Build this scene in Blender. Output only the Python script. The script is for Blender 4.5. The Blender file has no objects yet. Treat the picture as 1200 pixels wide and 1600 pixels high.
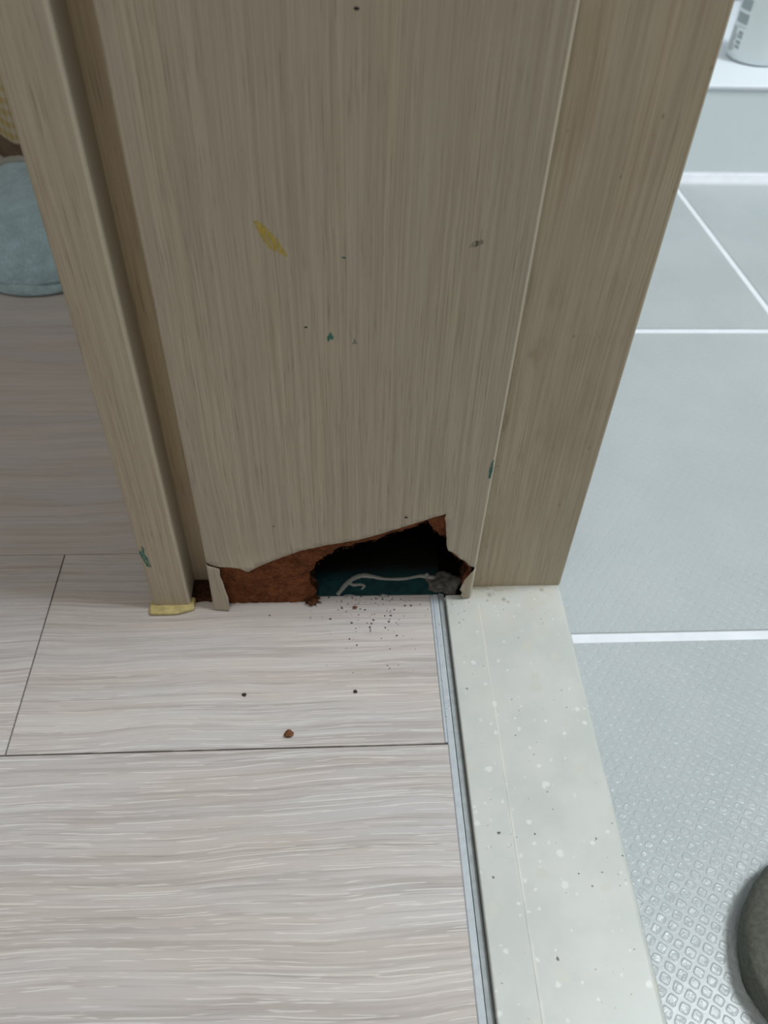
import bpy, bmesh, math, random
from mathutils import Vector, Matrix, noise
from mathutils.geometry import delaunay_2d_cdt
S = bpy.context.scene
COL = S.collection
random.seed(7)

# ------------------------------------------------------------------ camera
cd = bpy.data.cameras.new('camera'); cam = bpy.data.objects.new('camera', cd); COL.objects.link(cam)
cd.sensor_fit = 'VERTICAL'; cd.sensor_height = 36.0; cd.lens = 1260.55 / 1600 * 36
cd.clip_start = 0.01; cd.clip_end = 50
r0 = Vector((0.99855059, -0.04477021, 0.02987222)); r1 = Vector((0.01186489, 0.72448423, 0.68918926))
r2 = Vector((-0.0524971, -0.68783591, 0.72396534))
m = Matrix((r0, r1, r2)).transposed().to_4x4(); m.translation = Vector((0, 0, 0.32)); cam.matrix_world = m
cd.dof.use_dof = True; cd.dof.focus_distance = 0.33; cd.dof.aperture_fstop = 14
S.camera = cam

# ------------------------------------------------------------------ light
w = bpy.data.worlds.new('world'); S.world = w; w.use_nodes = True
w.node_tree.nodes['Background'].inputs[0].default_value = (1.0, 0.975, 0.935, 1)
w.node_tree.nodes['Background'].inputs[1].default_value = 0.25
def area(name, loc, size, power, color, aim):
    l = bpy.data.lights.new(name, 'AREA'); l.shape = 'SQUARE'; l.size = size; l.energy = power; l.color = color
    o = bpy.data.objects.new(name, l); COL.objects.link(o); o.location = loc
    o.rotation_euler = (Vector(aim) - Vector(loc)).to_track_quat('-Z', 'Y').to_euler(); return o
area('bathroom_ceiling_lamp', (1.06, 0.26, 2.28), 0.46, 35, (0.93, 0.98, 1.0), (0.6, 0.3, 0))
area('hall_fill_light', (-0.25, -0.9, 2.3), 0.9, 9, (1.0, 0.95, 0.88), (0, 0.2, 0))  # added soft fill for the frame and hall floor, an unseen source
S.view_settings.view_transform = 'Standard'; S.view_settings.look = 'None'
S.view_settings.gamma = 1; S.view_settings.use_curve_mapping = False
S.view_settings.exposure = 0.0

# ------------------------------------------------------------------ node helpers
class NM:
    def __init__(s, name, rough=.5, spec=.5):
        s.m = bpy.data.materials.new(name); s.m.use_nodes = True; s.t = s.m.node_tree
        s.b = s.t.nodes['Principled BSDF']; s.b.inputs['Roughness'].default_value = rough
        s.b.inputs['Specular IOR Level'].default_value = spec
        s.co = s.t.nodes.new('ShaderNodeTexCoord').outputs['Object']
    def n(s, k, **kw):
        x = s.t.nodes.new(k)
        for a, v in kw.items(): setattr(x, a, v)
        return x
    def put(s, sock, v):
        if isinstance(v, bpy.types.NodeSocket): s.t.links.new(v, sock)
        else:
            if sock.type == 'RGBA' and len(v) == 3: v = (*v, 1)
            sock.default_value = v
    def math(s, op, a, b=0.0, c=0.0, clamp=False):
        x = s.n('ShaderNodeMath', operation=op, use_clamp=clamp)
        s.put(x.inputs[0], a); s.put(x.inputs[1], b); s.put(x.inputs[2], c); return x.outputs[0]
    def vmul(s, v, k):
        x = s.n('ShaderNodeVectorMath', operation='MULTIPLY'); s.put(x.inputs[0], v); s.put(x.inputs[1], k); return x.outputs[0]
    def vadd(s, v, k):
        x = s.n('ShaderNodeVectorMath', operation='ADD'); s.put(x.inputs[0], v); s.put(x.inputs[1], k); return x.outputs[0]
    def xyz(s, v):
        x = s.n('ShaderNodeSeparateXYZ'); s.put(x.inputs[0], v); return x.outputs
    def comb(s, a, b, c):
        x = s.n('ShaderNodeCombineXYZ'); s.put(x.inputs[0], a); s.put(x.inputs[1], b); s.put(x.inputs[2], c); return x.outputs[0]
    def noise(s, v, sc=1.0, det=2.0, rough=.5, dist=0.0):
        x = s.n('ShaderNodeTexNoise'); s.put(x.inputs['Vector'], v); x.inputs['Scale'].default_value = sc
        x.inputs['Detail'].default_value = det; x.inputs['Roughness'].default_value = rough
        x.inputs['Distortion'].default_value = dist; return x.outputs['Fac']
    def vor(s, v, sc, rnd=1.0):
        x = s.n('ShaderNodeTexVoronoi'); s.put(x.inputs['Vector'], v); x.inputs['Scale'].default_value = sc
        x.inputs['Randomness'].default_value = rnd; return x.outputs['Distance'], x.outputs['Color']
    def rng(s, v, a, b, c=0.0, d=1.0, smooth=True):
        x = s.n('ShaderNodeMapRange', interpolation_type='SMOOTHSTEP' if smooth else 'LINEAR')
        for i, q in enumerate((v, a, b, c, d)): s.put(x.inputs[i], q)
        return x.outputs[0]
    def mix(s, f, a, b, mode='MIX'):
        x = s.n('ShaderNodeMix', data_type='RGBA', blend_type=mode)
        s.put(x.inputs[0], f); s.put(x.inputs[6], a); s.put(x.inputs[7], b); return x.outputs[2]
    def bump(s, h, dist, strength=1.0, normal=None):
        x = s.n('ShaderNodeBump'); s.put(x.inputs['Height'], h); x.inputs['Distance'].default_value = dist
        x.inputs['Strength'].default_value = strength
        if normal: s.put(x.inputs['Normal'], normal)
        s.t.links.new(x.outputs[0], s.b.inputs['Normal']); return x.outputs[0]
    def col(s, v): s.put(s.b.inputs['Base Color'], v)
def plain(name, c, rough=.5, spec=.5, nsc=0, namp=.15, bump=0):
    M = NM(name, rough, spec)
    if nsc:
        f = M.noise(M.co, nsc, 4, .6)
        M.col(M.mix(M.rng(f, .3, .7), tuple(x * (1 - namp) for x in c), tuple(min(1, x * (1 + namp)) for x in c)))
        if bump: M.bump(f, bump)
    else: M.col(c)
    return M.m

# wood-print film of the door frame, grain runs up the frame (z)
def film_mat(name, warm=0.0, stain=0.0, seed=0.0, edge=0.0, edge_k=0.0, edge_highlight=.7):
    M = NM(name, .42, .4); X0 = M.xyz(M.co)
    c = M.vadd(M.co, (seed, seed * .7, seed * .3))
    wob = M.math('MULTIPLY', M.math('SUBTRACT', M.noise(M.vmul(c, (9, 9, 7)), 1, 2), .5), .005)
    X = M.xyz(c)
    u = M.math('ADD', M.math('ADD', X[0], M.math('MULTIPLY', X[1], 1.0)), wob)
    fine = M.noise(M.comb(M.math('MULTIPLY', u, 1500), 0.0, M.math('MULTIPLY', X[2], 22)), 1, 4, .6)
    med = M.noise(M.comb(M.math('MULTIPLY', u, 520), 3.0, M.math('MULTIPLY', X[2], 7)), 1, 3, .6)
    big = M.noise(M.comb(M.math('MULTIPLY', u, 55), 7.0, M.math('MULTIPLY', X[2], 5)), 1, 2, .5)
    k = M.math('ADD', M.math('MULTIPLY', fine, .5), M.math('MULTIPLY', med, .5))
    a = (0.335 + warm * .028, 0.285 + warm * .010, 0.205 - warm * .004)
    b = (0.465 + warm * .03, 0.412 + warm * .014, 0.316 - warm * .008)
    base = M.mix(M.rng(k, .34, .66), a, b)
    base = M.mix(M.rng(big, .35, .7, 0, .45), base, (0.375, 0.33, 0.262))
    dk = M.noise(M.comb(M.math('MULTIPLY', u, 1500), 11.0, M.math('MULTIPLY', X[2], 40)), 1, 3, .6)
    base = M.mix(M.rng(dk, .55, .72, 0, .34 if stain else .55), base, (0.17, 0.135, 0.10))
    if stain:
        st = M.noise(M.vmul(M.vadd(M.co, (0, 0, 3)), (70, 70, 26)), 1, 4, .65)
        near = M.math('MAXIMUM', M.math('MULTIPLY', M.rng(M.xyz(M.co)[0], .066, .088, 1, .25), M.rng(M.math('ABSOLUTE', M.math('SUBTRACT', M.xyz(M.co)[2], .13)), .02, .07, 1, .3)), .12)
        base = M.mix(M.math('MULTIPLY', M.rng(st, .40, .62, 0, .62), near), base, (0.23, 0.16, 0.075))
        sp = M.noise(M.vmul(M.co, (420, 420, 160)), 1, 3, .6)
        base = M.mix(M.rng(sp, .68, .78, 0, .5), base, (0.12, 0.09, 0.065))
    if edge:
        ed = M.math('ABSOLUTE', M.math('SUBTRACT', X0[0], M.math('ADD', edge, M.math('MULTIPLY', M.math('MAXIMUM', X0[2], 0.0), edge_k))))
        base = M.mix(M.rng(ed, .0004, .0011, edge_highlight, 0), base, (0.60, 0.54, 0.42))  # highlight along the rounded edge, painted in as a paler colour
    M.col(base); M.bump(M.math('ADD', fine, M.math('MULTIPLY', dk, .6)), .00008, .4)
    return M.m
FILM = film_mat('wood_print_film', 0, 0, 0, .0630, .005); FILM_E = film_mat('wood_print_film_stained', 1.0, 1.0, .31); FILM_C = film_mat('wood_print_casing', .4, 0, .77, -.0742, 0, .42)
FILM_G = film_mat('wood_print_groove', 3.2, 0, .5)
def fibre_mat(name, a, b):
    M = NM(name, .95, .1)
    f = M.noise(M.vmul(M.co, (420, 420, 620)), 1, 5, .72, 1.2); g = M.noise(M.co, 130, 4, .6)
    M.col(M.mix(M.rng(M.math('ADD', M.math('MULTIPLY', f, .6), M.math('MULTIPLY', g, .4)), .36, .64), a, b))
    M.bump(M.math('ADD', f, g), .0012, .9); return M.m
MDF = fibre_mat('fibreboard', (0.085, 0.029, 0.012), (0.26, 0.092, 0.038))
ROT = fibre_mat('rotted_fibreboard', (0.022, 0.011, 0.006), (0.075, 0.032, 0.014))
CAV = plain('cavity_shade_board', (0.007, 0.005, 0.004), .95, .05, 160, .5, .0006)  # near-black colour puts the cavity's shade into the board
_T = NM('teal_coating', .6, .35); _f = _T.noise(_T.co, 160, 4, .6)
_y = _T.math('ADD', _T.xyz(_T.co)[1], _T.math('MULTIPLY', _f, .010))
_T.col(_T.mix(_T.rng(_y, .262, .272), _T.mix(_T.rng(_f, .35, .65), (0.006, 0.036, 0.042), (0.012, 0.060, 0.066)), (0.008, 0.007, 0.006))); _T.bump(_f, .0004); TEAL = _T.m  # fade to black at the back is the cavity's shade, painted in
SIL = NM('aged_silicone', .38, .5); SIL.col((0.30, 0.31, 0.29)); SIL.b.inputs['Subsurface Weight'].default_value = .2
SIL.b.inputs['Subsurface Radius'].default_value = (.002, .002, .002); SIL = SIL.m
LUMP = plain('dusty_silicone', (0.125, 0.12, 0.105), .6, .3, 240, .5, .0004)
PAD = plain('yellowed_caulk', (0.54, 0.45, 0.20), .5, .4, 260, .2, .0003)
DUST = plain('dark_crumb', (0.05, 0.04, 0.033), .9, .1)
CRUMB = plain('brown_crumb', (0.17, 0.075, 0.038), .95, .1, 900, .4, .0003)

# laminate floor
def laminate():
    M = NM('pale_oak_laminate', .40, .45)
    at = M.n('ShaderNodeAttribute', attribute_name='plank').outputs['Fac']
    X = M.xyz(M.co)
    cx = M.math('ADD', X[0], M.math('MULTIPLY', at, 3.7)); cz = M.math('MULTIPLY', at, 9.3)
    warp = M.math('MULTIPLY', M.math('SUBTRACT', M.noise(M.comb(M.math('MULTIPLY', cx, 7), M.math('MULTIPLY', X[1], 14), cz), 1, 2), .5), .014)
    y = M.math('ADD', M.math('ADD', X[1], warp), M.math('MULTIPLY', X[0], -.012))
    def st(sx, sy, o, det=3, rg=.6, dist=0.0):
        return M.noise(M.comb(M.math('MULTIPLY', cx, sx), M.math('MULTIPLY', y, sy), M.math('ADD', cz, o)), 1, det, rg, dist)
    broad = st(3.5, 75, 0, 4); band = st(8, 420, 5, 4, .65); tint = st(9, 60, 9, 2)
    base = M.mix(M.rng(broad, .32, .68), (0.545, 0.488, 0.452), (0.615, 0.573, 0.548))
    base = M.mix(M.rng(tint, .4, .68, 0, .6), base, (0.555, 0.545, 0.56))
    base = M.mix(M.math('MULTIPLY', M.rng(band, .47, .66, 0, .62), M.rng(X[1], .272, .284, 1, .5)), base, (0.385, 0.345, 0.322))
    pore = st(26, 1900, 21, 3, .6); pm = st(10, 150, 33, 2)
    base = M.mix(M.math('MULTIPLY', M.rng(pore, .56, .66, 0, .45), M.rng(pm, .35, .55)), base, (0.30, 0.26, 0.235))
    near = M.math('MULTIPLY', M.rng(X[1], .2655, .278, 1, .1), M.rng(X[1], .150, .235, 1, .45))
    wl = 0.0
    for (p, o, wd) in ((.0023, 47, .10), (.0031, 71, .085), (.0041, 13, .07)):
        wy = M.math('ADD', y, M.math('MULTIPLY', M.math('SUBTRACT', st(16, 55, o, 3, .55), .5), .0042))
        q = M.math('DIVIDE', M.math('ADD', wy, 10.0 + o * .01), p); fid = M.math('FLOOR', q); fr = M.math('ABSOLUTE', M.math('SUBTRACT', M.math('FRACT', q), .5))
        lm = M.noise(M.comb(M.math('MULTIPLY', cx, 34), M.math('MULTIPLY', fid, 7.31), M.math('ADD', cz, o)), 1, 2, .6)
        wl = M.math('MAXIMUM', wl, M.math('MULTIPLY', M.rng(fr, wd * .5, wd, 1, 0), M.rng(lm, .51, .58)))
    wl = M.math('MULTIPLY', wl, near)
    base = M.mix(M.math('MULTIPLY', wl, .64), base, (0.80, 0.77, 0.745))
    M.col(base)
    h = M.math('ADD', M.math('MULTIPLY', pore, -.5), M.math('MULTIPLY', wl, .6))
    M.bump(h, .00018, .6)
    M.put(M.b.inputs['Roughness'], M.rng(broad, .3, .7, .36, .46)); return M.m
LAM = laminate()
SEAM = plain('dark_brown_substrate', (0.13, 0.10, 0.065), .9, .1, 90, .4)  # brown substrate that shows in the open seams

# engineered stone threshold
def stone():
    M = NM('speckled_engineered_stone', .36, .5)
    cl = M.noise(M.co, 40, 3, .6)
    base = M.mix(M.rng(cl, .35, .65), (0.555, 0.585, 0.56), (0.61, 0.63, 0.605))
    wp = M.vadd(M.co, M.vmul(M.comb(M.noise(M.co, 300, 2), M.noise(M.vadd(M.co, (5, 5, 5)), 300, 2), 0.0), (.0022, .0022, 0)))
    f2 = M.vmul(wp, (1, 1, 0))
    def specks(sc, keep, r, colr, b, seed):
        d, c = M.vor(M.vadd(f2, (seed, seed * .37, 0)), sc)
        q = M.xyz(c); rad = M.math('MULTIPLY', M.rng(q[0], keep, 1, .25, 1, False), M.math('GREATER_THAN', q[0], keep))
        return M.mix(M.math('MULTIPLY', M.rng(M.math('SUBTRACT', d, M.math('MULTIPLY', rad, r)), -.06, .02, 1, 0), M.math('GREATER_THAN', q[0], keep)), b, colr)
    base = specks(130, .15, .20, (0.72, 0.75, 0.725), base, .4)
    base = specks(260, .35, .22, (0.70, 0.73, 0.705), base, 1.4)
    base = specks(90, .5, .30, (0.59, 0.605, 0.555), base, 2.2)
    base = specks(210, .45, .13, (0.11, 0.11, 0.10), base, 3.1)
    base = specks(380, .65, .15, (0.27, 0.27, 0.24), base, 4.9)
    P = M.xyz(M.co)
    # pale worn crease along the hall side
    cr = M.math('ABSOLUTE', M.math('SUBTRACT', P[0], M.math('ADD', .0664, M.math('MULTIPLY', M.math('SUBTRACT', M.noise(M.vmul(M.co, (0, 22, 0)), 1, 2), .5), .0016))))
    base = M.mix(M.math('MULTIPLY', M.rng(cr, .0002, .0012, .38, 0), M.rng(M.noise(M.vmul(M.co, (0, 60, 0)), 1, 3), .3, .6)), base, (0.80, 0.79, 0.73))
    # grime gathered where the frame stands on the stone
    g = M.noise(M.vmul(M.co, (260, 420, 1)), 1, 4, .7)
    yy = M.math('ADD', P[1], M.math('MULTIPLY', g, .012))
    gr = M.math('MULTIPLY', M.rng(yy, .2500, .2558), M.rng(P[0], .068, .092, 1, .35))
    base = M.mix(M.math('MULTIPLY', gr, .8), base, (0.23, 0.19, 0.12))
    for sx, sy, rr in ((.0728, .2435, .0022), (.0795, .2405, .0020), (.0815, .2390, .0013), (.0995, .2462, .0020), (.0560, .2270, .0009), (.0712, .2400, .0012)):
        dd = M.n('ShaderNodeVectorMath', operation='DISTANCE'); M.put(dd.inputs[0], M.comb(P[0], P[1], 0.0)); dd.inputs[1].default_value = (sx, sy, 0)
        base = M.mix(M.math('MULTIPLY', M.rng(M.math('ADD', dd.outputs['Value'], M.math('MULTIPLY', g, rr * 1.2)), rr * .5, rr * 1.5, 1, 0), .75), base, (0.20, 0.175, 0.125))
    yl = M.math('MULTIPLY', M.rng(P[1], .205, .245), M.rng(M.noise(M.co, 120, 3), .4, .65, 0, .22))
    base = M.mix(yl, base, (0.62, 0.56, 0.42))
    M.col(base); return M.m
STONE = stone()
ALU = plain('grey_profile', (0.50, 0.555, 0.60), .42, .5, 300, .06)
ALU_D = plain('grey_gasket', (0.335, 0.37, 0.385), .5, .4, 260, .12)

# embossed bathroom tile
def tile(name, emboss):
    M = NM(name, .42, .5)
    cl = M.noise(M.co, 9, 4, .6)
    M.col(M.mix(M.rng(cl, .35, .65), (0.437, 0.478, 0.490), (0.475, 0.512, 0.526)))
    if emboss:
        wob = M.vmul(M.vadd(M.comb(M.noise(M.co, 70, 2), M.noise(M.vadd(M.co, (3, 1, 0)), 70, 2), 0.0), (-.5, -.5, 0)), (.0028, .0028, 0))
        mp = M.n('ShaderNodeMapping'); M.put(mp.inputs[0], M.vadd(M.co, wob)); mp.inputs['Rotation'].default_value = (0, 0, math.radians(38))
        X = M.xyz(mp.outputs[0]); p = .0053
        def tri(a):  # 0 at cell middle, 1 at its border
            return M.math('MULTIPLY', M.math('ABSOLUTE', M.math('SUBTRACT', M.math('FRACT', M.math('DIVIDE', M.math('ADD', a, 10.0), p)), .5)), 2.0)
        a = M.math('POWER', tri(X[0]), 4.0); b = M.math('POWER', tri(X[1]), 4.0)
        d = M.math('POWER', M.math('ADD', a, b), .25)
        h = M.math('MULTIPLY', M.rng(d, .50, .86, 1, 0), M.rng(M.noise(M.co, 260, 3), .3, .65, .35, 1.2))
        rim = M.rng(M.math('ABSOLUTE', M.math('SUBTRACT', d, .62)), 0, .16, 1, 0)
        big = M.noise(M.co, 150, 2)
        M.bump(M.math('ADD', M.math('ADD', h, M.math('MULTIPLY', rim, .35)), M.math('MULTIPLY', big, .6)), .00024, .62)
        M.b.inputs['Roughness'].default_value = .30
    return M.m
TILE = tile('embossed_grey_tile', True); TILE_W = tile('smooth_grey_tile', False)
GROUT = plain('white_grout', (0.83, 0.86, 0.92), .55, .4, 60, .04)
LEDGE_TOP = plain('white_ledge_top', (0.80, 0.86, 0.92), .35, .4)
PLASTER = plain('painted_plaster', (0.72, 0.71, 0.68), .8, .2, 12, .03)

# ------------------------------------------------------------------ mesh helpers
MM = .001
def link(name, bm, mat, parent=None, smooth=False):
    me = bpy.data.meshes.new(name); bmesh.ops.recalc_face_normals(bm, faces=bm.faces[:]); bm.to_mesh(me); bm.free()
    for x in (mat if isinstance(mat, (list, tuple)) else [mat]): me.materials.append(x)
    if smooth: me.shade_smooth()
    o = bpy.data.objects.new(name, me); COL.objects.link(o)
    if parent: o.parent = parent
    return o
def thing(name, label, cat, loc=(0, 0, 0), group=None):
    o = bpy.data.objects.new(name, None); COL.objects.link(o); o.location = loc; o.empty_display_size = .02
    return tag(o, label, cat, group)
def tag(o, label, cat, group=None):
    o['label'] = label; o['category'] = cat
    if group: o['group'] = group
    return o
def struct(o): o['kind'] = 'structure'; return o
def box(bm, x0, x1, y0, y1, z0, z1, mi=0):
    v = [bm.verts.new((x, y, z)) for z in (z0, z1) for y in (y0, y1) for x in (x0, x1)]
    fs = [(0, 2, 3, 1), (4, 5, 7, 6), (0, 1, 5, 4), (2, 6, 7, 3), (0, 4, 6, 2), (1, 3, 7, 5)]
    out = [bm.faces.new([v[i] for i in f]) for f in fs]
    for f in out: f.material_index = mi
    return out
def rbox(x0, x1, y0, y1, z0, z1, r, edges='all', seg=3):
    bm = bmesh.new(); box(bm, x0, x1, y0, y1, z0, z1)
    es = bm.edges[:] if edges == 'all' else [e for e in bm.edges if edges(*[v.co for v in e.verts])]
    bmesh.ops.bevel(bm, geom=es, offset=r, segments=seg, profile=.5, affect='EDGES'); return bm
def autosmooth(o, ang=40):
    me = o.data; me.shade_smooth()
    try: me.set_sharp_from_angle(angle=math.radians(ang))
    except Exception: pass
    return o
def dense(poly, step, jit=0.0, seed=0):
    out = []; rnd = random.Random(seed); n = len(poly)
    for i in range(n):
        a = Vector(poly[i]); b = Vector(poly[(i + 1) % n]); L = (b - a).length; k = max(1, int(L / step)) if L < 60 else max(1, int(L / 12))
        for j in range(k):
            p = a.lerp(b, j / k)
            if jit and L < 60: p = p + Vector((rnd.uniform(-jit, jit), rnd.uniform(-jit, jit)))
            out.append(p)
    return out
def inside(p, poly):
    c = False; n = len(poly)
    for i in range(n):
        a = poly[i]; b = poly[i - 1]
        if (a[1] > p[1]) != (b[1] > p[1]) and p[0] < (b[0] - a[0]) * (p[1] - a[1]) / (b[1] - a[1]) + a[0]: c = not c
    return c
def segd(p, pts):
    best = 1e9
    for a, b in zip(pts, pts[1:]):
        a = Vector(a); b = Vector(b); ab = b - a; t = max(0, min(1, (p - a).dot(ab) / max(ab.length_squared, 1e-9)))
        best = min(best, (p - a - ab * t).length)
    return best
def sheet(poly, xs, zs, fn):
    """sheet outlined by poly (mm), meshed on the grid xs x zs, bent by fn(u,z)->(x,y,z) in mm"""
    pts = list(poly); n = len(pts)
    for x in xs:
        for z in zs:
            p = Vector((x, z))
            if inside(p, poly) and segd(p, [*poly, poly[0]]) > .35: pts.append(p)
    v, e, f, *_ = delaunay_2d_cdt([Vector(p) for p in pts], [], [list(range(n))], 1, 1e-4)
    bm = bmesh.new(); vs = [bm.verts.new([c * MM for c in fn(p.x, p.y)]) for p in v]
    for t in f:
        try: bm.faces.new([vs[i] for i in t])
        except ValueError: pass
    for q in [q for q in bm.verts if not q.link_faces]: bm.verts.remove(q)
    return bm
def solid(o, t, off=1.0):
    q = o.modifiers.new('thickness', 'SOLIDIFY'); q.thickness = t; q.offset = off; return o

# ------------------------------------------------------------------ setting
# laminate planks, one mesh; rows 111 mm wide with thin open seams
bm = bmesh.new(); lay = bm.faces.layers.float.new('plank')
ys = [.1658 + .1111 * k for k in range(-8, 22)]
ends = {0: [-.1422], -1: [-.62], 1: [-.43], 2: [-.22 - .55], 3: [-.60], 4: [-.35], -2: [-.3]}
for i, (a, b) in enumerate(zip(ys, ys[1:])):
    row = i - 8; g = .00032 if row in (-1, 0) else .00016
    xr = .0434 if b < .25 and row != -1 else .0434
    if row <= -1: xr = .0447
    cuts = [-1.6] + sorted(ends.get(row, [-.9 + .17 * (row % 5)])) + [xr]
    for j, (c, d) in enumerate(zip(cuts, cuts[1:])):
        def plank(x0, x1, y0, y1):
            fs = box(bm, x0 + g, x1 - (g if x1 < .04 else 0), y0 + g, y1 - g, -.008, 0)
            for f in fs: f[lay] = (row + 9) * 1.37 + j * .61
        if a < .2465 < b:      # the row that runs against the frame: notched around it
            x0, x1 = c + g, d - (g if d < .04 else 0)
            ring = [(x0, a + g), (x1, a + g), (x1, .2467), (-.0905, .2467), (-.0905, b - g), (x0, b - g)] if d > -.09 else [(x0, a + g), (x1, a + g), (x1, b - g), (x0, b - g)]
            lo = [bm.verts.new((x, y, -.008)) for x, y in ring]; hi = [bm.verts.new((x, y, 0)) for x, y in ring]
            fs = [bm.faces.new(hi), bm.faces.new(lo[::-1])] + [bm.faces.new((lo[q], lo[(q + 1) % len(ring)], hi[(q + 1) % len(ring)], hi[q])) for q in range(len(ring))]
            for f in fs: f[lay] = (row + 9) * 1.37 + j * .61
        elif a >= .2465:
            if c < -.0905: plank(c, min(d, -.0905), a, b)
        else: plank(c, d, a, b)
es = [e for e in bm.edges if all(abs(v.co.z) < 1e-6 for v in e.verts)]
bmesh.ops.bevel(bm, geom=es, offset=.00018, segments=1, affect='EDGES')
struct(link('floor', bm, LAM))
bm = bmesh.new(); box(bm, -1.6, .0505, -.75, 2.5, -.012, -.0012 - .0004); struct(link('floor_seam_base', bm, SEAM))
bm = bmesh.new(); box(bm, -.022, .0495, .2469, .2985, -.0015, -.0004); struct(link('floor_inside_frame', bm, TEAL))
bm = bmesh.new(); box(bm, .0496, .0632, .2475, .2985, -.004, -.0008); struct(link('floor_hollow', bm, CAV))  # near-black sheet, shade of the hollow painted as its colour

# bathroom floor: tiles 300 mm with 6 mm white grout
bm = bmesh.new(); g = .0029
def slab(pts, z0=-.058, z1=-.05):
    lo = [bm.verts.new((x, y, z0)) for x, y in pts]; hi = [bm.verts.new((x, y, z1)) for x, y in pts]
    bm.faces.new(hi); bm.faces.new(lo[::-1])
    for i in range(len(pts)): j = (i + 1) % len(pts); bm.faces.new((lo[i], lo[j], hi[j], hi[i]))
rows = [(-.347, -.047), (-.047, .2530), (.2530, .5530), (.5530, .8330)]
for y0, y1 in rows:
    if y0 > .5: xa, xb = .3675, .3545; k = .0025
    else: xa = xb = .3690; k = g
    a0, b0 = y0 + g, y1 - g
    for s in range(-1, 4):
        l0 = xa + s * .3 - .3; l1 = xb + s * .3 - .3
        L0, L1 = max(l0 + k, .105), max(l1 + k, .105); R0, R1 = l0 + .3 - k, l1 + .3 - k
        if R0 < .12: continue
        slab([(L0, a0), (R0, a0), (R1, b0), (L1, b0)])
es = [e for e in bm.edges if all(abs(v.co.z + .05) < 1e-6 for v in e.verts)]
bmesh.ops.bevel(bm, geom=es, offset=.0006, segments=2, affect='EDGES')
struct(link('floor_bathroom', bm, TILE))
bm = bmesh.new(); box(bm, .1, 1.27, -.35, .84, -.07, -.0507); struct(link('floor_bathroom_grout', bm, GROUT))

# raised tiled ledge at the far end of the bathroom
bm = rbox(.12, 1.27, .834, 1.13, -.058, .040, .001); struct(link('wall_ledge', bm, plain('pale_ledge_tile', (0.84, 0.93, 0.96), .4, .5, 6, .03)))
bm = rbox(.12, 1.27, .8325, 1.13, .0402, .0455, .002); o = struct(link('trim_ledge_top', bm, LEDGE_TOP)); autosmooth(o)
bm = bmesh.new()
prof = [(.8339, -.0500), (.8339, -.0405), (.8315, -.0435), (.8285, -.0475), (.8245, -.0497), (.8245, -.0505)]
A = [bm.verts.new((.12, y, z)) for y, z in prof]; B = [bm.verts.new((1.27, y, z)) for y, z in prof]
for i in range(len(prof) - 1): bm.faces.new((A[i], A[i + 1], B[i + 1], B[i]))
struct(link('trim_ledge_caulk', bm, GROUT, smooth=True))
bm = bmesh.new(); box(bm, .12, 1.30, 1.131, 1.19, -.06, 2.35); struct(link('wall_back', bm, TILE_W))
bm = bmesh.new(); box(bm, 1.271, 1.33, -.35, 1.13, -.06, 2.35); struct(link('wall_right', bm, TILE_W))
bm = bmesh.new(); box(bm, -.078, .098, .302, 2.1, .0002, 2.35); struct(link('wall_divider', bm, PLASTER))
bm = bmesh.new(); box(bm, -1.66, -1.60, -.75, 2.5, -.01, 2.35); struct(link('wall_left_blocker', bm, PLASTER))  # unseen, added to hold back ambient light from the left
bm = bmesh.new(); box(bm, -1.60, -.078, 2.1, 2.16, .0004, 2.35); struct(link('wall_hall_blocker', bm, PLASTER))  # unseen, added to cut ambient light at the hall's far end
bm = bmesh.new(); box(bm, -1.60, -.0, .25, 2.5, 2.351, 2.40); struct(link('ceiling_blocker', bm, PLASTER))  # unseen partial cover, added to darken the hall floor behind the frame

# ------------------------------------------------------------------ threshold stone and profile
def extr(prof, y0, y1, bm=None):
    bm = bm or bmesh.new(); A = [bm.verts.new((x * MM, y0, z * MM)) for x, z in prof]; B = [bm.verts.new((x * MM, y1, z * MM)) for x, z in prof]
    n = len(prof); bm.faces.new(A); bm.faces.new(B[::-1])
    for i in range(n): bm.faces.new((A[i], B[i], B[(i + 1) % n], A[(i + 1) % n]))
    return bm
arc = [(109.6 - 2.2 + 2.2 * math.sin(t), 3.0 - 2.2 + 2.2 * math.cos(t)) for t in [math.pi / 2 * i / 6 for i in range(7)]]
prof = [(50.9, -55), (50.9, 2.6), (51.2, 2.95), (51.6, 3.0), (65.9, 3.02), (66.25, 3.14), (66.6, 3.02)] + arc + [(109.6, -55)]
bms = extr(prof, -.42, .2437)
extr([(63.4, -55), (63.4, 3.0), (65.9, 3.02), (66.25, 3.14), (66.6, 3.02)] + arc + [(109.6, -55)], .2437, .2985, bms)
o = link('door_threshold', bms, STONE)
autosmooth(o, 50)
for pf in o.data.polygons: pf.use_smooth = (pf.center.x > .1073 and abs(pf.normal.y) < .5 and pf.normal.x < .999 and pf.normal.z < .9999)
tag(o, 'pale speckled stone door sill between the laminate floor and the bathroom', 'threshold')
t = thing('floor_edge_profile', 'narrow blue-grey metal edge strip between laminate floor and stone sill', 'edge strip', (.046, .2, 0))
t.location = (0, 0, 0)
o = link('profile_lip', extr([(44.6, -6), (44.6, .15), (45.0, .5), (47.0, .5), (47.6, .2), (47.9, -6)], -.42, .2462), ALU, t)
o = link('gasket', extr([(47.95, -6), (47.95, .15), (48.6, .0), (50.3, -.35), (50.75, -.9), (50.75, -6)], -.42, .2472), ALU_D, t)
o = link('caulk_line', extr([(43.45, -6), (43.45, .18), (43.8, .42), (44.2, .45), (44.55, .3), (44.55, -6)], .1662, .2462), ALU, t)

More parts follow.
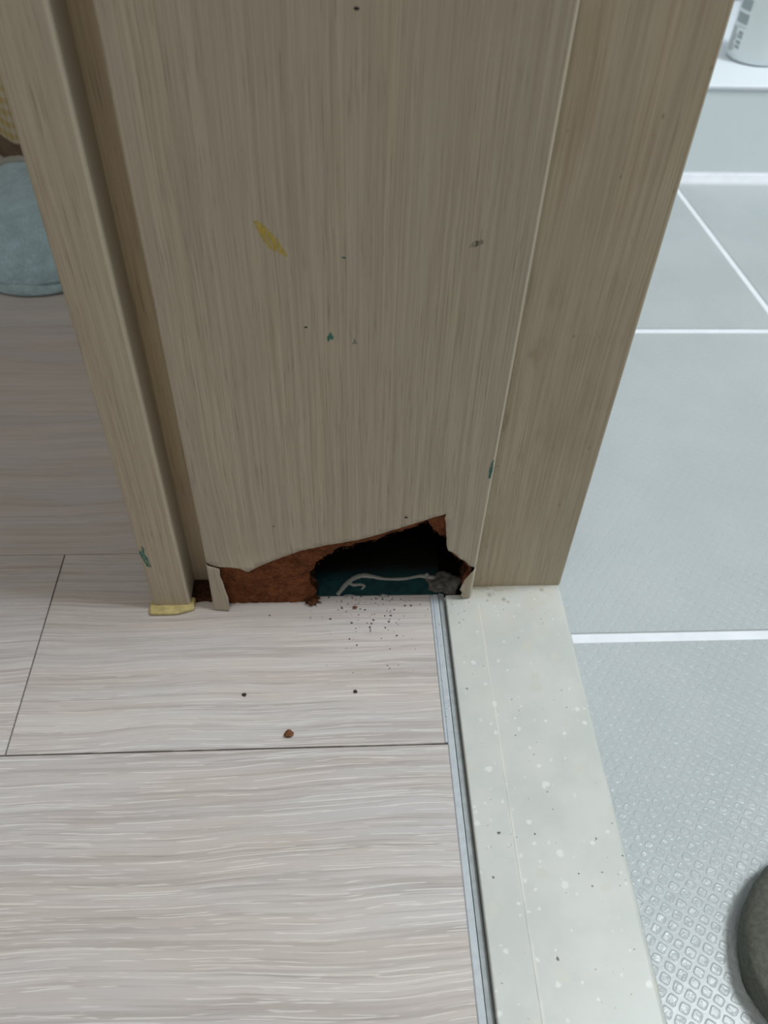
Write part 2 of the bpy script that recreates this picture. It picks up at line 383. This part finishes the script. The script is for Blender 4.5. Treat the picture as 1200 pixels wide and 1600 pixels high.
# ------------------------------------------------------------------ door frame
df = thing('door_frame', 'beige wood-print door frame foot with a torn hole at its base', 'door frame', (0, 0, 0))
XL, XR, R = -62.6, 63.1, 1.3
def bend(u, z):
    lean = 1 + max(0, z) * .00008 if u > 0 else 1
    if u > XR - R:
        d = u - (XR - R); q = R * math.pi / 2
        if d < q: a = d / R; x, y = XR - R + R * math.sin(a), 242 + R - R * math.cos(a)
        else: x, y = XR, 242 + R + d - q
    elif u < XL + R:
        d = (XL + R) - u; q = R * math.pi / 2
        if d < q: a = d / R; x, y = XL + R - R * math.sin(a), 242 + R - R * math.cos(a)
        else: x, y = XL, 242 + R + d - q
    else: x, y = u, 242
    return x * lean, y, z
tearA = [(-78, 32.6), (-62.8, 32.5), (-56.1, 30.7), (-50, 30.6), (-47.2, 30.2), (-43.6, 28.2), (-41.5, 29.6), (-39.0, 31.0), (-33.8, 33.2), (-26.2, 37.6), (-18.7, 41.4),
         (-10.0, 43.6), (-1.2, 45.9), (7.4, 48.3), (16.0, 51.2), (24.5, 54.8), (32.9, 58.9), (39.7, 62.3), (45.6, 64.6)]
tearB = [(45.6, 64.6), (45.0, 62.0), (46.0, 58), (46.4, 53), (47.2, 47.9), (47.6, 43), (48.8, 39.3), (50.6, 38.4), (52.6, 36.4), (55, 33.4), (57.3, 32.0), (59.8, 28.4), (62.6, 26.2), (70, 26.0)]
tear = tearA + tearB[1:]
cols = [-76, -73, -70, -67, -65, -63.6, -63.2, -62.8, -62.4, -62.0, -61.6, -61.2] + [-59 + 3 * i for i in range(40)] + [60, 61.2, 61.6, 62, 62.4, 62.8, 63.2, 63.6, 64, 65, 67]
rowsz = [1.5 + 3 * i for i in range(30)] + [95 + 12 * i for i in range(18)] + [330 + 80 * i for i in range(21)]
def fn_main(u, z):
    x, y, z2 = bend(u, z); p = Vector((u, z))
    if z < 100:
        d = segd(p, tear); tip = math.exp(-((u + 43) / 9) ** 2 - ((z - 28) / 7) ** 2); tp2 = math.exp(-((u - 45) / 3) ** 2 - ((z - 62) / 5) ** 2)
        if XL + 2 < u < XR - 2: y -= .45 * math.exp(-d / 4.5) + 1.5 * tip - .2 * tp2 + .25 * math.sin(u * .21) * math.exp(-d / 9)
        if 40 < u < 47.5 and z < 66: y -= .5 * tp2
    return x, y, z2
poly = tear + [(69.5, 2000), (-77, 2000)]
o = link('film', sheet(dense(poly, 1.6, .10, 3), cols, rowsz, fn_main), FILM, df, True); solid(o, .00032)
def fn_strip(u, z):
    x, y, z2 = bend(u, z); return x, y - 2.4 * max(0, 1 - z / 30) ** 1.4 - .4 - .5 * max(0, (u + 60)) / 5, z2
poly = [(-70, .4), (-70, 31.6), (-62.8, 31.7), (-62, 31.3), (-59, 30.2), (-56.6, 29.2), (-56.9, 24), (-56.0, 19), (-55.5, 14), (-54.7, 10.5), (-54.7, 6), (-55.2, .4)]
o = link('film_strip', sheet(dense(poly, 1.4, .12, 5), cols + [-57.5], rowsz, fn_strip), FILM, df, True); solid(o, .00035)
def fn_bit(u, z):
    x, y, z2 = bend(u, z); return x, y - .3 - .8 * max(0, 62 - u) / 5 * (1 - z / 30), z2
poly = [(70, 25.0), (62.8, 25.2), (61.4, 23.2), (60.2, 21.2), (58.6, 18.2), (57.4, 13), (56.7, 11.0), (58.4, 8.6), (57.6, 6.2), (59, 4.0), (62, 3.3), (70, 3.2)]
o = link('film_scrap', sheet(dense(poly, 1.2, .12, 6), cols, rowsz, fn_bit), FILM, df, True); solid(o, .00035)

# fibreboard core with its broken edge
coreA = [(-14.8, .2), (-13.6, 4), (-12.2, 8), (-15.2, 12), (-15.9, 15.5), (-15.4, 21.5), (-13.2, 25), (-11.4, 30.5), (-6.4, 34.6), (-1.2, 38.8), (4.4, 41.0), (8.9, 43.2), (13.6, 43.6),
         (19.1, 46.2), (23.8, 49.6), (27.0, 50.2), (31.8, 53.2), (36.0, 55.2), (38.4, 57.8), (39.6, 53.9), (42.2, 50.4), (44.9, 47.3), (48.2, 45.9), (49.8, 38), (51.0, 34.0), (56.2, 29.3), (60.6, 23.4),
         (58.9, 18.0), (57.9, 13.6), (58.9, 9.6), (59.4, 3.3)]
poly = [(-61, .3)] + coreA + [(61.6, 3.4), (61.6, 110), (-61, 110)]
pd = dense(poly, 1.1, .34, 11)
def edge_near(p): return segd(p, coreA)
bmc = sheet(pd, [-60 + 1.6 * i for i in range(76)], [1 + 1.6 * i for i in range(42)] + [72 + 6 * i for i in range(7)], lambda u, z: (u, 243.3, z))
bmesh.ops.recalc_face_normals(bmc, faces=bmc.faces[:])
front = bmc.faces[:]
ret = bmesh.ops.extrude_face_region(bmc, geom=front)
back = [v for v in ret['geom'] if isinstance(v, bmesh.types.BMVert)]
bset = set(back)
for v in back: v.co.y += .0078
bmc.verts.ensure_lookup_table()
for v in bmc.verts:
    p = Vector((v.co.x / MM, v.co.z / MM)); d = edge_near(p)
    nz = noise.noise(v.co * 330) ; n2 = noise.noise(v.co * 900 + Vector((3, 3, 3)))
    if v in bset: 
        if d < 2.5 and p.y > 2: v.co.x += (nz * 2.2 + n2) * MM; v.co.z += (n2 * 1.6 + nz) * MM
    else:
        k = math.exp(-d / 2.2)
        v.co.y += (k * (1.3 + .8 * nz)) * MM + (nz * .28 + n2 * .22) * MM
for side in [f for f in bmc.faces if any(v in bset for v in f.verts) and any(v not in bset for v in f.verts)]: side.material_index = 1
o = link('fibreboard_core', bmc, [MDF, ROT], df, True); o['label'] = 'reddish brown broken fibreboard behind the torn film'
try: o.data.set_sharp_from_angle(angle=math.radians(50))
except Exception: pass
# hollow body behind the board: one mesh around the dark cavity
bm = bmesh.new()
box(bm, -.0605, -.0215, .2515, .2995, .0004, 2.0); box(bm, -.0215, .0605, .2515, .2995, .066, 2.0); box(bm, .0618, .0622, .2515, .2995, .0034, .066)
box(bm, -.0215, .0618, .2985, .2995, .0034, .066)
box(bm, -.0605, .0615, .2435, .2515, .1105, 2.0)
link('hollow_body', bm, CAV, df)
# frayed fibres hanging from the broken edge
bm = bmesh.new(); rnd = random.Random(5)
for i in range(420):
    if i < 120: a = rnd.random(); px, pz = -15 + rnd.gauss(0, 1.4), 1 + 17 * a
    elif i < 170: px, pz = -17 + rnd.gauss(0, 2.0), .6 + abs(rnd.gauss(0, 1.2))
    else:
        k = rnd.uniform(4, len(coreA) - 2); j = int(k); t = k - j
        px = coreA[j][0] * (1 - t) + coreA[j + 1][0] * t; pz = coreA[j][1] * (1 - t) + coreA[j + 1][1] * t
    L = rnd.uniform(.5, 2.2); th = rnd.uniform(0, 6.28); y = rnd.uniform(243.1, 248)
    d = Vector((math.cos(th), rnd.uniform(-.6, .5), math.sin(th))).normalized() * L; w_ = rnd.uniform(.06, .17)
    p = Vector((px, y, pz)); q = p + d; q.z = max(q.z, .3); s = d.cross(Vector((.3, 1, .2))).normalized() * w_; mid = (p + q) / 2 + Vector((rnd.uniform(-.3, .3),) * 3)
    n_ = d.cross(s).normalized() * w_
    ring = []
    for c, k in ((p, 1), (mid, .8), (q, .25)): ring.append([bm.verts.new((c + s * k * a + n_ * k * b) * MM) for a, b in ((1, 0), (-.5, .87), (-.5, -.87))])
    for A_, B_ in zip(ring, ring[1:]):
        for z_ in range(3): bm.faces.new((A_[z_], A_[(z_ + 1) % 3], B_[(z_ + 1) % 3], B_[z_]))
    bm.faces.new(ring[0]); bm.faces.new(ring[2])
o = link('frayed_fibres', bm, MDF, df); o['kind'] = 'stuff'

# recessed bathroom-side panel, its outer edge rounded
bm = bmesh.new()
H2 = 2.0; cross = []
for i in range(7): a = math.pi / 2 * i / 6; cross.append((109.6 - 1.4 + 1.4 * math.sin(a), 249 + 1.4 - 1.4 * math.cos(a)))
cross = [(62.4, 249)] + cross + [(109.6, 299.5), (62.4, 299.5)]
A = [bm.verts.new((x * MM, y * MM, .0032)) for x, y in cross]; B = [bm.verts.new((x * MM, y * MM, H2)) for x, y in cross]
bm.faces.new(A); bm.faces.new(B)
for i in range(len(cross)): j = (i + 1) % len(cross); bm.faces.new((A[i], A[j], B[j], B[i]))
o = link('side_panel', bm, FILM_E, df); autosmooth(o, 50); o['label'] = 'stained recessed outer panel on the stone sill'
# recessed groove strip
bm = bmesh.new(); box(bm, -.0760, -.0607, .258, .262, .0006, 2.0); link('groove_strip', bm, FILM_G, df)
# hall-side casing
bm = rbox(-.0916, -.0738, .2410, .2990, .0026, 2.0, .0016, lambda a, b: abs(a.z - b.z) > 1 and (a.y < .25 and b.y < .25), 5)
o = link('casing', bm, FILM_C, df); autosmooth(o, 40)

# paint marks: thin dried dabs on the film
def blob(name, cx, cz, pts, y, mat, parent, dense_step=.8):
    poly = dense([(cx + a, cz + b) for a, b in pts], dense_step, .12, hash(name) % 99 if False else int(cx * 7) % 99)
    bm = sheet(poly, [cx - 12 + .9 * i for i in range(27)], [cz - 12 + .9 * i for i in range(27)], lambda u, z: (u * (1 + max(0, z) * .00008 if u > 0 else 1), y, z))
    o = link(name, bm, mat, parent, False); solid(o, .00006, 1.0); return o
def scuff(name, c, lo, hi):
    M = NM(name, .6, .2); M.col(c); X = M.xyz(M.co)
    f = M.noise(M.comb(M.math('MULTIPLY', X[0], 900), 0.0, M.math('MULTIPLY', X[2], 160)), 1, 4, .7)
    M.put(M.b.inputs['Alpha'], M.rng(f, lo, hi)); return M.m
YEL = scuff('yellow_crayon', (0.60, 0.46, 0.07), .36, .72); GRN = scuff('green_paint', (0.05, 0.20, 0.155), .34, .66); GREY = scuff('grey_smudge', (0.10, 0.13, 0.07), .36, .85); BLK = plain('black_fleck', (.012, .01, .01), .8)
Yf = 241.6
def lb(o, s): o['label'] = s
lb(blob('scuff_mark', -22, 192.5, [(-4.6, 6.2), (-3.0, 6.6), (-.5, 3.6), (2.2, .6), (4.2, -3.2), (5.6, -6), (2.6, -4.6), (-.2, -2.9), (-2.6, .4)], Yf, YEL, df), 'yellow scuff on the wood print')
lb(blob('paint_mark', -2.9, 155.6, [(-1.2, -2), (-1.5, .2), (-.2, 2.2), (.7, .4), (.6, -1.0), (-.4, -.8)], Yf, GRN, df), 'teal paint dab')
lb(blob('paint_mark', 5.2, 153.8, [(-.6, -1.1), (.8, -1), (.1, 1.4)], Yf, GRN, df), 'small teal paint dab')
lb(blob('paint_mark', 1.7, 186.2, [(-1, .2), (0, .5), (1.1, -.3), (.2, -.3)], Yf, GRN, df), 'thin green fleck')
lb(blob('paint_mark', 44.1, 191.3, [(-2.6, -1.2), (-1.0, .9), (2.5, 1.6), (2.2, .2), (-.4, -1)], Yf, GREY, df), 'grey-green smudge')
lb(blob('paint_mark', 62.0, 90.4, [(-.7, -5), (-.9, 0), (-.3, 5), (.4, 5.6), (.5, 0), (.3, -4.8)], Yf, GRN, df, .6), 'teal paint streak on the panel edge')
for cx, cz, s in ((-29.8, 58.0, .55), (28.1, 62.6, .8), (5.3, 257.6, .8), (-11.7, 159.8, .6)):
    lb(blob('pit_mark', cx, cz, [(-s, 0), (-s * .4, s * .5), (s, s * .3), (s * .8, -s * .4), (-s * .2, -s * .6)], Yf - (.6 if cz < 65 else 0), BLK, df, .4), 'black fleck')
bl = blob('paint_mark', -89.2, 39, [(1.8, -7.5), (-.2, -7), (-1.0, -2), (-1.9, 2), (-1.6, 5), (-.6, 3), (-.2, 7.5), (1.0, 6), (.3, 2), (1.2, -1), (1.4, -4)], 240.9, GRN, df); lb(bl, 'green paint stain on the casing edge')

# ------------------------------------------------------------------ things in and around the hole
def lumpy(name, c, r, amp, mat, seed=0, fq=1.0, sub=3, parent=None, floorz=None):
    bm = bmesh.new(); bmesh.ops.create_icosphere(bm, subdivisions=sub, radius=1)
    for v in bm.verts:
        k = 1 + amp * noise.noise(v.co * fq + Vector((seed, seed * 2, 0))) + amp * .5 * noise.noise(v.co * fq * 2.7 + Vector((seed, 0, seed)))
        v.co = Vector((v.co.x * r[0] * k, v.co.y * r[1] * k, v.co.z * r[2] * k))
        if floorz is not None: v.co.z = max(v.co.z, floorz)
    o = link(name, bm, mat, parent, True); o.location = c; return o
def tube(name, pts, mat, flat=.7, seg=10, parent=None):
    bm = bmesh.new(); P = []
    n = len(pts)
    def cr(i, t):
        g = lambda k: Vector(pts[max(0, min(n - 1, k))]); a, b, c, d = g(i - 1), g(i), g(i + 1), g(i + 2)
        return .5 * (2 * b + (c - a) * t + (2 * a - 5 * b + 4 * c - d) * t * t + (3 * b - a - 3 * c + d) * t ** 3)
    for i in range(n - 1):
        for j in range(5): P.append(cr(i, j / 5))
    P.append(Vector(pts[-1])); rings = []
    for i, p in enumerate(P):
        d = (P[min(i + 1, len(P) - 1)] - P[max(i - 1, 0)]); d.w = 0; t = Vector(d[:3]).normalized(); s = t.cross(Vector((0, 0, 1))).normalized(); u = s.cross(t)
        r = p[3] * (1 + .25 * noise.noise(Vector(p[:3]) * 700))
        rings.append([bm.verts.new((Vector(p[:3]) + s * math.cos(a) * r + u * math.sin(a) * r * flat)) for a in [2 * math.pi * k / seg for k in range(seg)]])
    for A_, B_ in zip(rings, rings[1:]):
        for k in range(seg): bm.faces.new((A_[k], A_[(k + 1) % seg], B_[(k + 1) % seg], B_[k]))
    bm.faces.new(rings[0]); bm.faces.new(rings[-1]); return link(name, bm, mat, parent, True)
def mm(l): return [tuple(c * MM for c in q) for q in l]
sb = thing('sealant_bead', 'whitish squiggle of old sealant on the teal surface inside the hole', 'sealant')
tube('bead', mm([(-2.6, 247.4, .2, .9), (-.6, 250.2, .3, 1.2), (1.8, 253.6, .5, 1.3), (5.5, 257.2, .6, 1.4), (10.1, 259.0, .7, 1.5), (15, 258.4, .6, 1.2), (21.5, 256.8, .5, .9), (30.9, 256.6, .5, .95), (39.2, 258.0, .7, 1.1), (43.2, 257.4, .9, 1.4), (47, 256.6, .8, 1.2), (52, 256.9, .5, 1.0)]), SIL, .55, parent=sb)
tube('bead_hook', mm([(3.2, 254.8, .4, 1.0), (5.6, 253.2, .5, .9), (9.4, 253.4, .5, .9), (11, 252.2, .4, .7), (9.4, 250.6, .2, .5)]), SIL, .5, parent=sb)
tag(lumpy('sealant_lump', (.0520, .2540, .0004), (.0076, .0068, .0026), .5, LUMP, 4, 1.3, 4), 'dusty grey lump of sealant in the hole at the end of the metal strip', 'sealant')
tag(lumpy('sealant_blob', (.0428, .2575, .0018), (.0013, .0012, .0014), .3, SIL, 9, 1.5), 'tiny bright white blob of sealant at the right end of the squiggle', 'sealant')
for k, (x, y, sx, sy, se, lab) in enumerate([(20.6, 246.2, 2.2, .9, 3, 'white ragged sealant flake on the laminate edge below the hole centre'), (3.4, 246.6, 2.3, .45, 8, 'thin white sealant flake on the laminate edge below the left end of the squiggle')]):
    tag(lumpy('sealant_flake', (x * MM, y * MM, .0004), (sx * MM, sy * MM, .0005), .9, SIL, se, 2.2), lab, 'sealant')
tag(lumpy('sealant_flake', (.0132, .2262, .0002), (.0003, .0016, .0003), .5, SIL, 12, 2), 'tiny white vertical sliver on the laminate in front of the hole', 'sealant')
# yellow caulk pad under the casing
bm = rbox(-.0932, -.0716, .2352, .2462, .00002, .0025, .0012, 'all', 4)
for v in bm.verts:
    if v.co.y < .24 and v.co.x > -.078: v.co.y += (v.co.x + .078) * .55
bmesh.ops.subdivide_edges(bm, edges=bm.edges[:], cuts=2, use_grid_fill=True)
for v in bm.verts: v.co += Vector((noise.noise(v.co * 190), noise.noise(v.co * 190 + Vector((9, 0, 0))), 0)) * .0012; v.co.y += (max(0, -.0885 - v.co.x) * .5 if v.co.y < .24 else 0)
tag(link('caulk_pad', bm, PAD, None, True), 'yellowed caulk pad squeezed out under the foot of the left casing', 'caulk')
# rotted dirt in the groove
bm = bmesh.new(); bmesh.ops.create_grid(bm, x_segments=26, y_segments=26, size=.5)
for v in bm.verts:
    X_, Y_ = v.co.x, v.co.y; e = min(.5 - abs(X_), .5 - abs(Y_)) * 2
    v.co = Vector((-.0674 + X_ * .0122, .2512 + Y_ * .0132, .0)); n_ = noise.noise(v.co * 400)
    v.co.z = .0001 + max(0, min(e * 6, 1)) * (.0011 + .0011 * n_ + .0005 * noise.noise(v.co * 1300)) ; v.co.x += n_ * .0006; v.co.y += n_ * .0009
o = link('rotted_debris', bm, ROT, None, True); solid(o, .0001, -1); tag(o, 'dark brown rotted debris packed between the left casing and the torn film strip', 'debris')
# fibre tuft by the broken core on the laminate
tf = lumpy('fibre_tuft', (-.0150, .2436, .0012), (.0030, .0026, .0015), .9, fibre_mat('dark_frayed_fibre', (0.05, 0.02, 0.009), (0.17, 0.07, 0.032)), 2, 2.6, 4, None, -.00115)
tag(tf, 'brown tuft of fallen fibreboard on the laminate under the broken board', 'debris')
# crumbs
for k, (x, y, r, mt, lab) in enumerate([
    (-23.7, 171.9, 2.0, CRUMB, 'largest brown crumb of fibreboard on the laminate, just above the seam'),
    (-44.4, 192.0, 1.0, DUST, 'small black crumb on the laminate, left of and farther than the brown crumb'),
    (5.2, 192.3, .9, DUST, 'small dark crumb on the laminate, right of and farther than the brown crumb'),
    (6.1, 239.2, 1.1, CRUMB, 'brown crumb on the laminate just below the hole')]):
    tag(lumpy('crumb', (x * MM, y * MM, r * .42 * MM), (r * MM, r * .9 * MM, r * .5 * MM), .45, mt, k * 3 + 1, 1.3, 2), lab, 'crumb')
bm = bmesh.new(); rnd = random.Random(21)
for i in range(130):
    if i < 90: x, y = rnd.gauss(14, 17), 246 - abs(rnd.gauss(0, 11))
    else: x, y = rnd.gauss(18, 14), 246 - abs(rnd.gauss(0, 26))
    if not (-38 < x < 42.8): continue
    r = rnd.choice([.15, .2, .25, .3, .45]); mtx = Matrix.Translation((x * MM, y * MM, r * .5 * MM)) @ Matrix.Diagonal((r * MM * rnd.uniform(.8, 1.6), r * MM, r * .55 * MM, 1))
    bmesh.ops.create_icosphere(bm, subdivisions=1, radius=1, matrix=mtx)
o = link('dust_specks', bm, DUST); tag(o, 'scatter of dark dust specks on the laminate in front of the hole', 'dust'); o['kind'] = 'stuff'
bm = bmesh.new()
for i in range(30):
    x, y = rnd.uniform(51, 64), rnd.uniform(226, 243)
    if i > 14: x, y = 45 + rnd.uniform(-.7, 2), rnd.uniform(170, 245)
    r = rnd.choice([.12, .18, .25]); zt = 3.0 if i < 15 else .5
    bmesh.ops.create_icosphere(bm, subdivisions=1, radius=1, matrix=Matrix.Translation((x * MM, y * MM, (zt + r * .4) * MM)) @ Matrix.Diagonal((r * MM, r * MM, r * .5 * MM, 1)))
o = link('dust_specks', bm, DUST); tag(o, 'sparse dark dust specks on the stone sill and metal strip by the hole', 'dust'); o['kind'] = 'stuff'

# ------------------------------------------------------------------ plush slipper behind the casing
def plush(name, c):
    M = NM(name, .95, .1); f = M.noise(M.co, 700, 4, .7); g = M.noise(M.co, 90, 3, .6)
    M.col(M.mix(M.rng(M.math('ADD', M.math('MULTIPLY', f, .5), M.math('MULTIPLY', g, .5)), .35, .65), tuple(q * .8 for q in c), tuple(q * 1.12 for q in c)))
    M.bump(M.math('ADD', f, g), .0012, .8); M.b.inputs['Sheen Weight'].default_value = .4; return M.m
BLUE = plush('light_blue_plush', (0.44, 0.62, 0.70)); SOLE = plush('pale_blue_sole', (0.47, 0.65, 0.70)); RIM = plush('grey_lining', (0.36, 0.37, 0.33))
sl = thing('plush_slipper', 'light blue plush slipper on the laminate behind the left casing', 'slipper', (-.2240, .5185, 0)); sl.rotation_euler = (0, 0, math.radians(-3)); sl.scale = (1.16, .80, 1)
def half(y):  # half width along the foot, toe at y=0
    L = .25; t = max(0, min(1, y / L))
    if y < .055: return .047 * math.sqrt(max(0, 1 - ((.055 - y) / .055) ** 2))
    return .047 - .009 * math.sin(math.pi * min(1, (y - .055) / .14)) * .8 - (.047 * .9 * (1 - math.sqrt(max(0, 1 - ((y - .21) / .04) ** 2))) if y > .21 else 0)
def loft(sections, closed=True):
    bm = bmesh.new(); rs = [[bm.verts.new(p) for p in s] for s in sections]; n = len(rs[0])
    for A_, B_ in zip(rs, rs[1:]):
        for k in range(n if closed else n - 1): bm.faces.new((A_[k], A_[(k + 1) % n], B_[(k + 1) % n], B_[k]))
    if closed: bm.faces.new(rs[0]); bm.faces.new(rs[-1])
    return bm
Ys = [.0004, .0015, .004, .008, .014, .022, .032, .045, .06, .08, .10, .13, .16, .19, .21, .225, .238, .246, .2492]
secs = []
for y in Ys:
    h = max(.002, half(y)); e = min(1, y / .006); k = .0015 * (1 - e)
    secs.append([(h * .96 * math.copysign(abs(math.cos(a)) ** .4, math.cos(a)), y, .0062 + (.0056 - k) * math.copysign(abs(math.sin(a)) ** .6, math.sin(a))) for a in [2 * math.pi * i / 20 for i in range(20)]])
link('sole', loft(secs), SOLE, sl, True)
secs = []
for y in [.001, .003, .006, .011, .018, .028, .04, .055, .07, .085, .10, .112, .120]:
    h = max(.002, half(y) * 1.01); H_ = .013 + .046 * (1 - math.exp(-y / .035)) ** .85
    outer = [(h * math.copysign(abs(math.cos(a)) ** .5, math.cos(a)), y + .018 * 0, .0105 + (H_ - .0105) * math.sin(a) ** .8 if math.sin(a) > 0 else .0105) for a in [math.pi * i / 22 for i in range(23)]]
    if y > .06:  # opening sweeps back at the sides
        outer = [(x, yy + max(0, (y - .06)) * .8 * (1 - min(1, (z - .0105) / (H_ - .0105))), z) for x, yy, z in outer]
    secs.append(outer)
bm = loft(secs, False); bm.verts.ensure_lookup_table(); bm.faces.new([bm.verts[k] for k in range(23)])
o = link('upper', bm, BLUE, sl, True); solid(o, .004, -1)
e = secs[-1]; tube('opening_rim', [(x, y, z, .0032) for x, y, z in e], RIM, 1, 10, sl)
secs = []
for y in [.05, .10, .15, .20, .235, .244]:
    h = half(y) * .86; secs.append([(h * math.cos(a), y, .0125 + .0022 * math.sin(a)) for a in [2 * math.pi * i / 16 for i in range(16)]])
link('insole', loft(secs), RIM, sl, True)

# gingham basket far left
def gingham():
    M = NM('yellow_gingham', .85, .2); X = M.xyz(M.co); p = .010
    q = lambda a: M.math('GREATER_THAN', M.math('FRACT', M.math('DIVIDE', M.math('ADD', a, 5.0), p)), .5)
    f = M.math('ADD', q(M.math('ADD', X[0], X[1])), q(X[2])); col = M.mix(M.math('MULTIPLY', f, .5), (0.62, 0.58, 0.47), (0.50, 0.38, 0.11))
    nn = M.noise(M.co, 500, 3, .6); M.col(M.mix(M.rng(nn, .35, .7, 0, .35), col, (0.30, 0.27, 0.2))); M.bump(nn, .0008, .7); return M.m
bk = thing('fabric_bin', 'yellow and cream checked fabric bin with a dark base standing behind the blue slipper', 'bin', (-.282, .852, 0)); bk.rotation_euler = (0, 0, math.radians(-48))
bm = rbox(-.095, .095, -.08, .08, .022, .26, .008, lambda a, b: abs(a.z - b.z) > .1, 4)
bm.faces.ensure_lookup_table(); top = max(bm.faces, key=lambda f: f.calc_center_median().z); bm.faces.remove(top)
o = link('fabric_body', bm, gingham(), bk, True); solid(o, .004, -1); autosmooth(o, 60)
bm = rbox(-.096, .096, -.081, .081, .0005, .022, .008, lambda a, b: abs(a.z - b.z) > .02, 4); o = link('base', bm, plain('dark_brown_base', (0.15, 0.115, 0.075), .7, .2, 80, .2), bk, True); autosmooth(o, 60)

# ------------------------------------------------------------------ bottle on the ledge
bt = thing('white_bottle', 'white plastic bottle with grey lettering standing on the bathroom ledge', 'bottle', (.440, .914, .0457))
def lathe(prof, seg=48):
    bm = bmesh.new(); rs = [[bm.verts.new((r * math.cos(a), r * math.sin(a), z)) for a in [2 * math.pi * i / seg for i in range(seg)]] for r, z in prof]
    for A_, B_ in zip(rs, rs[1:]):
        for k in range(seg): bm.faces.new((A_[k], A_[(k + 1) % seg], B_[(k + 1) % seg], B_[k]))
    bm.faces.new(rs[0]); bm.faces.new(rs[-1]); return bm
WP = plain('white_plastic', (0.80, 0.87, 0.88), .3, .5)
link('body', lathe([(.024, 0), (.0268, .0005), (.029, .0025), (.03, .006), (.03, .05), (.03, .135), (.029, .145), (.025, .153), (.014, .158), (.0125, .160), (.0125, .166)]), WP, bt, True)
link('cap', lathe([(.0150, .1665), (.0155, .168), (.0155, .186), (.0148, .1885), (.0125, .189)]), WP, bt, True)
INK1 = plain('grey_ink', (0.36, 0.41, 0.42), .45, .4); INK2 = plain('dark_ink', (0.13, 0.17, 0.17), .45, .4); INK3 = plain('pale_ink', (0.52, 0.56, 0.56), .45, .4)
def patch(bm, t0, t1, z0, z1, r=.03018):
    n = max(2, int(abs(t1 - t0) / 5)); A_ = []
    for i in range(n + 1):
        a = math.radians(t0 + (t1 - t0) * i / n); A_.append((bm.verts.new((r * math.cos(a), r * math.sin(a), z0)), bm.verts.new((r * math.cos(a), r * math.sin(a), z1))))
    for p, q in zip(A_, A_[1:]): bm.faces.new((p[0], q[0], q[1], p[1]))
B0 = 45.7
def pz(z): return (z - B0) * MM
bm = bmesh.new()
for t0, t1, z0, z1 in [(-183, -151, 92.0, 101.5), (-184, -150, 80.0, 89.0), (-184, -150, 104, 113), (-172, -150, 76.8, 77.4)]: patch(bm, t0, t1, pz(z0), pz(z1))
link('printed_lettering', bm, INK1, bt)
bm = bmesh.new()  # small stacked syllable-like characters, rotated along the bottle
for k, zc in enumerate([72.0, 68.6, 63.6, 59.4]):
    patch(bm, -163, -160.6, pz(zc - 1.4), pz(zc + 1.4)); patch(bm, -159.5, -157.5, pz(zc - .9), pz(zc + 1.5)); patch(bm, -156.5, -152.5, pz(zc - 1.4), pz(zc - .2)); patch(bm, -156, -153, pz(zc + .4), pz(zc + 1.3))
link('small_print', bm, INK2, bt)
bm = bmesh.new()
patch(bm, -190, -172, pz(53.5), pz(76)); patch(bm, -171, -167, pz(55), pz(61)); patch(bm, -171, -167, pz(64), pz(70)); link('side_print', bm, INK3, bt)

# ------------------------------------------------------------------ dark rubber slipper at the lower right
rs_ = thing('rubber_slipper', 'dark grey-green rounded rubber slipper end on the embossed bathroom tile', 'slipper', (.1625, .0800, -.0498)); rs_.rotation_euler = (0, 0, math.radians(-90 + 6))
RUB = plain('dark_olive_rubber', (0.115, 0.12, 0.10), .75, .25, 500, .2, .0003)
secs = []
for y in [.0003, .002, .005, .010, .017, .026, .036, .05, .08, .12, .16, .20, .225, .24, .2485, .2498]:
    h = max(.003, half(y) * 1.02); H_ = .007 + .004 * min(1, y / .02)
    secs.append([(h * math.copysign(abs(math.cos(a)) ** .8, math.cos(a)), y, H_ + H_ * math.copysign(abs(math.sin(a)) ** .6, math.sin(a))) for a in [2 * math.pi * i / 24 for i in range(24)]])
link('sole', loft(secs), RUB, rs_, True)
secs = []
for y in [.05, .06, .075, .09, .105, .12, .135]:
    h = half(y) * .99; secs.append([(h * math.cos(a), y, .014 + .045 * math.sin(a) ** .8 if math.sin(a) > 0 else .014) for a in [math.pi * i / 20 for i in range(21)]])
o = link('strap', loft(secs, False), RUB, rs_, True); solid(o, .004, -1)
